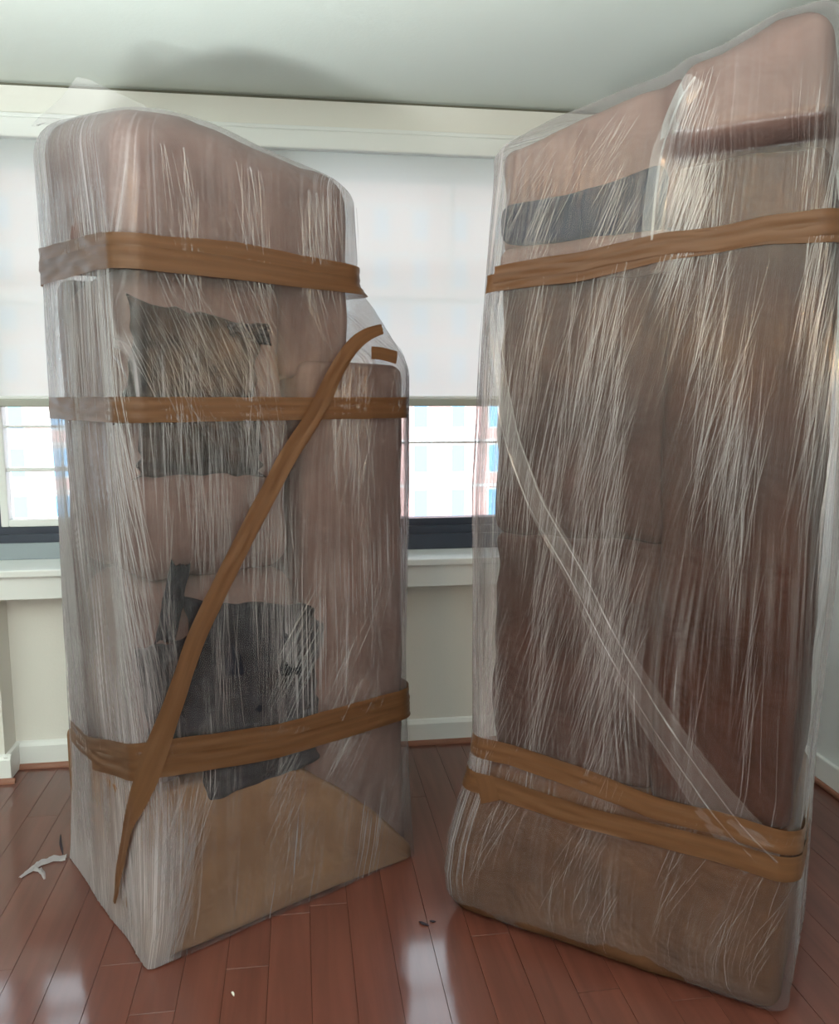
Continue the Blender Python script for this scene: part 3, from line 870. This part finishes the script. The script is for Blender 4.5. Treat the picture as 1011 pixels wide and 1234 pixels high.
WL.folds('film_fold', [
    (-0.64, -0.02, 0.75, 1.75, -0.10, 0.10, 340, 0.50, 0.0026),
    (-0.62, 0.05, 0.30, 1.05, -0.12, 0.10, 300, 0.42, 0.0028),
    (0.0, 0.5, 1.42, 1.75, -0.45, 0.16, 110, 0.30, 0.0020),
    (0.10, 0.45, 1.35, 1.75, -0.70, 0.10, 60, 0.36, 0.0020),
    (0.0, 0.6, 1.10, 1.50, -0.03, 0.12, 200, 0.26, 0.0020),
    (0.02, 0.66, 1.75, 2.0, -0.10, 0.16, 140, 0.22, 0.0018),
    (0.0, 0.5, 0.45, 1.15, 0.02, 0.10, 220, 0.32, 0.0018),
    (0.35, 0.64, 0.42, 0.86, 0.62, 0.10, 90, 0.26, 0.0018),
    (0.5, 0.84, 0.55, 1.5, 0.05, 0.35, 260, 0.22, 0.0018),
    (0.76, 0.87, 0.10, 1.5, 0.02, 0.06, 160, 0.35, 0.0022),
    (0.3, 0.8, 0.15, 0.45, 0.4, 0.4, 70, 0.16, 0.0018),
    (0.01, 0.10, 0.05, 0.42, 0.20, 0.18, 120, 0.22, 0.0024),
    (-0.6, -0.05, 0.05, 0.42, -0.05, 0.15, 120, 0.25, 0.0022),
], M_fold)
# tape bands, all the way round: pixel points pick the height on the front and left faces
def band(W, name, pts, width, off, seed, label=None, ext=None):
    h = [W.hit(*p) for p in pts]; h = sorted([p for p in h if p is not None])
    h = np.array(h)
    q0, q1 = (h[0, 0], h[-1, 0]) if ext is None else ext
    Q = np.arange(q0, q1, 0.006)
    Z = np.interp(Q, h[:, 0], h[:, 1])
    k = np.ones(9) / 9
    Zs = np.convolve(np.pad(Z, 4, mode='edge'), k, 'valid')
    return W.ribbon(name, Q, Zs, width, off, M_tape, nw=9, wrinkle=0.002, seed=seed, label=label)
T = 'packing_tape'
band(WL, T, [(36, 297), (120, 297), (200, 303), (300, 311), (436, 323)], 0.058, 0.007, 1, ext=(-0.69, 0.76))
band(WL, T, [(36, 304), (120, 309), (200, 317), (300, 326), (436, 337)], 0.050, 0.009, 2, ext=(-0.69, 0.78))
band(WL, T, [(46, 494), (120, 495), (250, 495), (400, 492), (498, 490)], 0.060, 0.007, 3, ext=(-0.62, 1.02))
band(WL, T, [(76, 880), (110, 900), (185, 906), (260, 899), (330, 886), (420, 862), (498, 838)], 0.070, 0.007, 4, ext=(-0.60, 0.90))
band(WL, T, [(78, 893), (110, 912), (185, 922), (260, 914), (330, 901), (420, 876), (498, 850)], 0.055, 0.0095, 5, ext=(-0.40, 0.90))
Q, Z = WL.path([(458, 398), (440, 402), (422, 416), (400, 448), (378, 495), (345, 550), (300, 630), (265, 700), (232, 770), (205, 850), (185, 910), (166, 970), (152, 1040), (144, 1085), (146, 1124)], 120)
WL.ribbon(T, Q, Z, 0.052, 0.013, M_tape, nw=7, wrinkle=0.0025, seed=6, label='diagonal brown tape running down to the front corner',
          taper=np.interp(np.linspace(0, 1, 120), [0, 0.05, 0.15, 0.8, 0.93, 1], [0.55, 0.8, 1, 1, 0.75, 0.25]))
Q, Z = WL.path([(446, 425), (458, 424), (476, 431)], 14)
WL.ribbon('tape_end', Q, Z, 0.036, 0.006, M_tape, nw=4, seed=7)
# loose peak of film above the top
pk = np.array([[-0.02, 0.52, 2.10], [0.0, 0.40, 2.12], [0.03, 0.28, 2.13], [0.12, 0.16, 2.13], [0.26, 0.10, 2.12], [0.02, 0.40, 2.285], [0.05, 0.33, 2.30], [-0.01, 0.47, 2.22], [0.10, 0.24, 2.24]])
n_ = 14
ts = np.linspace(0, 1, n_)
bx = np.interp(ts, [0, .25, .5, .75, 1], [0.0, 0.04, 0.10, 0.20, 0.36]); by = np.interp(ts, [0, .25, .5, .75, 1], [0.56, 0.44, 0.32, 0.20, 0.10])
tp = np.interp(ts, [0, .2, .40, .55, .8, 1], [0.0, 0.055, 0.105, 0.075, 0.02, 0.0])
V = []
for i in range(n_):
    zb = warpL(np.array([[bx[i], by[i], 2.08]]))[0, 2]
    for k in range(5):
        f = k / 4
        V.append((bx[i] + 0.008 * math.sin(i * 1.3 + k), by[i] + 0.03 * f + 0.006 * math.cos(i * 2 + k), zb - 0.01 + tp[i] * f * 1.15))
Fq = [(i * 5 + k, (i + 1) * 5 + k, (i + 1) * 5 + k + 1, i * 5 + k + 1) for i in range(n_ - 1) for k in range(4)]
tag(mesh_np('film_flap', V, Fq, M_flap, parent=left), 'loose pointed flap of film on top')

# ------------------------------------------------------------------ right sofa, upended
AR = math.atan2(-0.482, 0.876)
right = empty('wrapped_sofa', (0.058, 2.184, 0), AR)
tag(right, 'right taller upended sofa in stretch film, with a navy pillow near the top', 'sofa', 'upended wrapped sofas')
def warpR(P):
    P = np.array(P, float)
    k = np.clip((P[:, 2] - 1.55) / 0.60, 0, 1)
    zt = np.interp(P[:, 0], [0.08, 0.13, 0.28, 0.43, 0.54, 0.66, 0.77, 0.90], [2.035, 2.055, 2.105, 2.14, 2.16, 2.18, 2.225, 2.235])
    P[:, 2] += k * (zt - 2.15 + 0.02 * np.clip(P[:, 1], 0, 1))
    a = np.clip((P[:, 0] - 0.535) / 0.07, 0, 1); b = np.clip((P[:, 2] - 1.965) / 0.05, 0, 1); c = np.clip((0.3 - P[:, 1]) / 0.2, 0, 1)
    P[:, 1] -= 0.040 * (a * a * (3 - 2 * a)) * (b * b * (3 - 2 * b)) * c      # the roll of the arm stands proud
    return P
WR = Wrap(right,
          smin=[(0, 0.055), (0.025, 0.02), (0.06, 0.002), (0.12, -0.004), (0.22, 0.010), (0.31, 0.034), (0.42, 0.070), (0.54, 0.088), (1.2, 0.081), (1.62, 0.100), (2.05, 0.128), (2.2, 0.132)],
          smax=[(0, 0.905), (0.3, 0.905), (0.47, 0.905), (1.06, 0.930), (1.5, 0.928), (1.78, 0.905), (2.2, 0.885)],
          tmin=[(0, 0.045), (0.02, 0.02), (0.05, 0.005), (0.08, 0.0), (2.2, 0.0)],
          tmax=[(0, 0.60), (1.0, 0.60), (2.2, 0.62)],
          rad=[(0, 0.05), (0.3, 0.05), (0.6, 0.05), (2.2, 0.035)],
          ztop=2.150, warp=warpR, rt=0.035)
def arm_fnR(Q):
    Q = Q.copy()
    z = Q[:, 2]
    lft = np.interp(z, [0, 0.05, 0.12, 0.22, 0.31, 0.42, 0.5], [0.030, 0.0, -0.004, 0.010, 0.034, 0.066, 0.09])
    f = np.clip((0.45 - Q[:, 0]) / 0.45, 0, 1)
    Q[:, 0] += f * lft
    return Q
softbox('armrest', 0.004, 0.892, 0.006, 0.585, 0.004, 0.475, M_tan2, right, r=0.05, puff=0.0, wr=0.004, seed=23, n=36, fn=arm_fnR)
softbox('base_panel', 0.15, 0.86, 0.48, 0.585, 0.40, 2.0, M_sofa2, right, r=0.03, wr=0.004, seed=24)
softbox('seat_cushion', 0.135, 0.574, 0.035, 0.50, 0.470, 1.112, M_sofa2, right, r=0.03, puff=0.006, wr=0.012, seed=25, n=30)
softbox('seat_cushion', 0.140, 0.574, 0.035, 0.50, 1.108, 1.790, M_sofa2, right, r=0.03, puff=0.006, wr=0.012, seed=26, n=30)
softbox('back_panel', 0.565, 0.885, 0.016, 0.56, 0.455, 1.965, M_panel, right, r=0.035, puff=0.006, wr=0.006, seed=27, n=34)
softbox('headrest', 0.142, 0.585, 0.034, 0.56, 1.840, 2.142, M_sofa, right, r=0.035, puff=0.004, wr=0.010, seed=28, n=30, fn=warpR)
def rollfn(Q):
    Q = warpR(Q)
    k = np.clip((0.72 - Q[:, 0]) / 0.16, 0, 1)
    Q[:, 2] -= k ** 2 * 0.03 * (Q[:, 2] < 2.03)
    return Q
softbox('arm_roll', 0.562, 0.874, 0.010, 0.58, 1.935, 2.146, M_sofa, right, r=0.06, puff=0.0, wr=0.003, seed=29, n=34, fn=rollfn)
def lipfn(Q):
    Q = Q.copy(); Q[:, 2] += 0.02 * (Q[:, 0] - 0.15); return Q
softbox('fabric_lip', 0.145, 0.575, 0.012, 0.20, 1.725, 1.822, M_sofa, right, r=0.03, wr=0.006, seed=30, fn=lipfn)
def navyfn(Q):
    Q = Q.copy(); k = np.clip((Q[:, 2] - 1.82) / 0.10, 0, 1); Q[:, 2] += k * (0.13 * (Q[:, 0] - 0.15)) + 0.006 * np.sin(Q[:, 0] * 14); return Q
softbox('throw_pillow', 0.146, 0.555, 0.014, 0.20, 1.822, 1.918, M_navy, right, r=0.03, puff=0.0, wr=0.003, seed=33, n=30, fn=navyfn)

def shearR(q, z):
    return 0.10 * np.exp(-((q - 0.35) / 0.22) ** 2) * np.sin(z * 2.2) - 0.05 * z * np.clip(0.6 - q, 0, 1) + 0.05 * (vnoise(q * 3, z * 1.2, 48) - 0.5)
def layersR(q, z):
    l = 0.75 + 0.8 * np.clip((0.05 - q) / 0.05, 0, 1) + 0.7 * np.clip((q - 0.84) / 0.04, 0, 1)
    l *= 0.75 + 0.5 * vnoise(q * 5, z * 2.5, 61)
    l *= 1 - 0.35 * np.clip((z - 1.8) / 0.2, 0, 1) * np.clip(q / 0.1, 0, 1)
    l *= 1 - 0.3 * np.clip((0.45 - z) / 0.1, 0, 1)
    l *= 1 - 0.4 * np.clip((q - 0.5) / 0.1, 0, 1) * np.clip((0.85 - q) / 0.05, 0, 1)
    return l
WR.build(77, layersR, shearR)
WR.folds('film_fold', [
    (0.0, 0.75, 0.5, 1.72, 0.10, 0.10, 520, 0.34, 0.0016),
    (0.0, 0.5, 0.5, 1.0, 0.28, 0.12, 220, 0.30, 0.0018),
    (0.15, 0.6, 1.0, 1.7, 0.22, 0.14, 220, 0.26, 0.0018),
    (0.55, 0.85, 0.55, 1.70, 0.02, 0.05, 200, 0.30, 0.0014),
    (0.02, 0.48, 1.80, 1.95, 0.42, 0.22, 130, 0.16, 0.0017),
    (0.35, 0.48, 1.74, 2.04, 0.25, 0.12, 150, 0.26, 0.0020),
    (0.45, 0.80, 1.70, 1.97, 0.0, 0.08, 120, 0.14, 0.0014),
    (-0.15, 0.06, 0.4, 2.0, 0.0, 0.03, 200, 0.5, 0.0026),
    (0.78, 1.05, 0.3, 2.0, 0.0, 0.03, 180, 0.5, 0.0024),
    (0.05, 0.8, 0.10, 0.50, 0.10, 0.20, 150, 0.2, 0.0018),
    (0.05, 0.35, 1.98, 2.06, 0.7, 0.4, 30, 0.10, 0.0018),
], M_fold)
band(WR, T, [(602, 341), (700, 325), (800, 303), (900, 284), (1000, 276)], 0.050, 0.007, 11, ext=(-0.02, 1.0))
band(WR, T, [(602, 329), (700, 315), (800, 297), (900, 279), (1000, 269)], 0.046, 0.009, 12, ext=(0.0, 1.0))
band(WR, T, [(568, 888), (620, 908), (700, 939), (790, 972), (870, 992), (965, 1003)], 0.058, 0.007, 13, ext=(-0.10, 1.0))
band(WR, T, [(560, 925), (600, 945), (650, 966), (700, 982), (790, 1005), (870, 1022), (965, 1020)], 0.058, 0.010, 14, ext=(-0.10, 1.0))
Q, Z = WR.path([(568, 905), (585, 935), (592, 962)], 20)
WR.ribbon('tape_end', Q, Z, 0.05, 0.0125, M_tape, nw=5, seed=15)
# long diagonal swath where the last turn of film was pulled down
Q, Z = WR.path([(594, 372), (600, 440), (618, 530), (650, 610), (695, 690), (740, 780), (800, 880), (850, 950), (890, 1000), (925, 1035)], 90)
WR.ribbon('film_swath', Q, Z, 0.075, 0.0065, M_swath, nw=8, wrinkle=0.003, seed=16, taper=np.interp(np.linspace(0, 1, 90), [0, .3, 1], [0.25, 0.6, 1.5]))
WR.ribbon('film_fold', Q + 0.018, Z + 0.006, 0.0035, 0.010, M_fold, nw=3, seed=17)
WR.ribbon('film_fold', Q - 0.016, Z - 0.010, 0.003, 0.010, M_fold, nw=3, seed=18)
# fold hanging from the roll's edge
Q, Z = WR.path([(838, 95), (815, 130), (800, 180), (792, 230), (786, 290)], 40)
WR.ribbon('film_swath', Q, Z, 0.05, 0.006, M_swath, nw=6, wrinkle=0.004, seed=19)
WR.ribbon('film_fold', Q, Z, 0.006, 0.011, M_fold, nw=3, seed=20)

# taped corner and taped top edge
Q, Z = WR.path([(596, 176), (596, 214)], 8)
WR.ribbon('corner_tape', Q, Z, 0.022, 0.006, M_tape, nw=4, seed=22)

# ------------------------------------------------------------------ small things on the floor and wall
def floor_pt(x, y, z=0.0):
    d = Vector(((x - IW / 2) / F_PX, 1.0, -(y - IH / 2) / F_PX)); c, sn = math.cos(PITCH), math.sin(PITCH)
    d = Vector((d.x, d.y * c + d.z * sn, -d.y * sn + d.z * c))
    return Vector((0, 0, CAM_Z)) + d * ((z - CAM_Z) / d.z)
def strand(name, pts, w_, mat, parent=None, h=0.012):
    """crumpled strip of film lying on the floor"""
    n = len(pts); V = []; m = 5
    rr = random.Random(len(pts) * 7 + int(w_ * 1e4))
    for i, p in enumerate(pts):
        q = pts[min(i + 1, n - 1)] - pts[max(i - 1, 0)]; q.normalize(); s_ = Vector((-q.y, q.x, 0))
        k = 1 - 0.7 * (i / (n - 1)) ** 2
        for j in range(m):
            f = j / (m - 1) - 0.5
            V.append(tuple(p + s_ * f * w_ * k + Vector((0, 0, 0.003 + h * (0.5 + 0.5 * math.sin(i * 1.7 + j * 2.3)) * k * (1 if 0 < j < m - 1 else 0.2)))))
    Fq = [(i * m + j, (i + 1) * m + j, (i + 1) * m + j + 1, i * m + j + 1) for i in range(n - 1) for j in range(m - 1)]
    return mesh_np(name, V, Fq, mat, parent=parent)
def poly(pxs, k=14):
    P = [floor_pt(*p) for p in pxs]; L_ = [0]
    for a, b in zip(P, P[1:]): L_.append(L_[-1] + (b - a).length)
    out = []
    for i in range(k):
        t_ = L_[-1] * i / (k - 1)
        out.append(Vector([float(np.interp(t_, L_, [p[c] for p in P])) for c in range(3)]))
    return out
sc = empty('film_scrap', floor_pt(55, 1045)); tag(sc, 'white scrap of stretch film on the floor beside the left sofa', 'plastic scrap')
o0 = floor_pt(55, 1045)
for pts, ww in (([(80, 1035), (62, 1037), (45, 1044), (24, 1059)], 0.032), ([(60, 1038), (48, 1042), (36, 1052), (28, 1056)], 0.020), ([(40, 1049), (48, 1050), (52, 1054), (54, 1061)], 0.018)):
    strand('strip', [p - o0 for p in poly(pts)], ww, M_scrap, sc)
tl_ = [p - Vector((0, 0, 0)) for p in poly([(74, 1000), (73, 1012), (75, 1030)])]
M_crumb = basic('dark_crumb', (52, 44, 52), 0.8, 0.2, noise=(0.1, 60))
M_crumbw = basic('white_crumb', (220, 216, 205), 0.8, 0.2, noise=(0.1, 60))
def crumb(pts, mat, label, grp, wd=0.006):
    P = poly(pts, 7); c = P[3].copy()
    V = []; n = len(P); m = 6
    for i, p in enumerate(P):
        q = P[min(i + 1, n - 1)] - P[max(i - 1, 0)]; q.normalize(); s_ = Vector((-q.y, q.x, 0))
        r = wd / 2 * (0.35 + math.sin(math.pi * i / (n - 1)))
        for j in range(m):
            a = 2 * math.pi * j / m
            V.append(tuple(p - c + s_ * r * math.cos(a) + Vector((0, 0, r + 0.0005 + r * math.sin(a)))))
    Fq = [(i * m + j, i * m + (j + 1) % m, (i + 1) * m + (j + 1) % m, (i + 1) * m + j) for i in range(n - 1) for j in range(m)]
    o = mesh_np('crumb', V, Fq, mat); o.location = c
    tag(o, label, 'debris', grp); return o
crumb([(505, 1111), (510, 1115), (517, 1116)], M_crumb, 'larger dark crumb on the floor between the sofas', 'crumbs on the floor')
crumb([(518, 1110), (521, 1112), (525, 1111)], M_crumb, 'smaller dark crumb just right of the larger one, between the sofas', 'crumbs on the floor', 0.005)
crumb([(279, 1196), (281, 1199), (282, 1201)], M_crumbw, 'tiny pale crumb on the floor in front of the left sofa', 'crumbs on the floor', 0.005)

crumb([(73, 1006), (73, 1018), (76, 1031)], M_crumb, 'dark torn strip on the floor at the far left corner of the left sofa', 'scraps by the sofa', 0.006)
# small dark wedge on the right wall, just above the skirting
V = [(UR - 0.03, 0.36, 0.150), (UR, 0.34, 0.150), (UR, 0.40, 0.150), (UR - 0.03, 0.385, 0.150), (UR - 0.008, 0.365, 0.185), (UR, 0.36, 0.19), (UR, 0.38, 0.19), (UR - 0.008, 0.378, 0.185)]
dw = inroom(mesh_np('door_stop', V, BOXF, M_black, smooth=False))
md = dw.modifiers.new('bevel', 'BEVEL'); md.width = 0.003; md.segments = 2
tag(dw, 'small dark wedge fixed low on the right wall above the skirting', 'door stop')
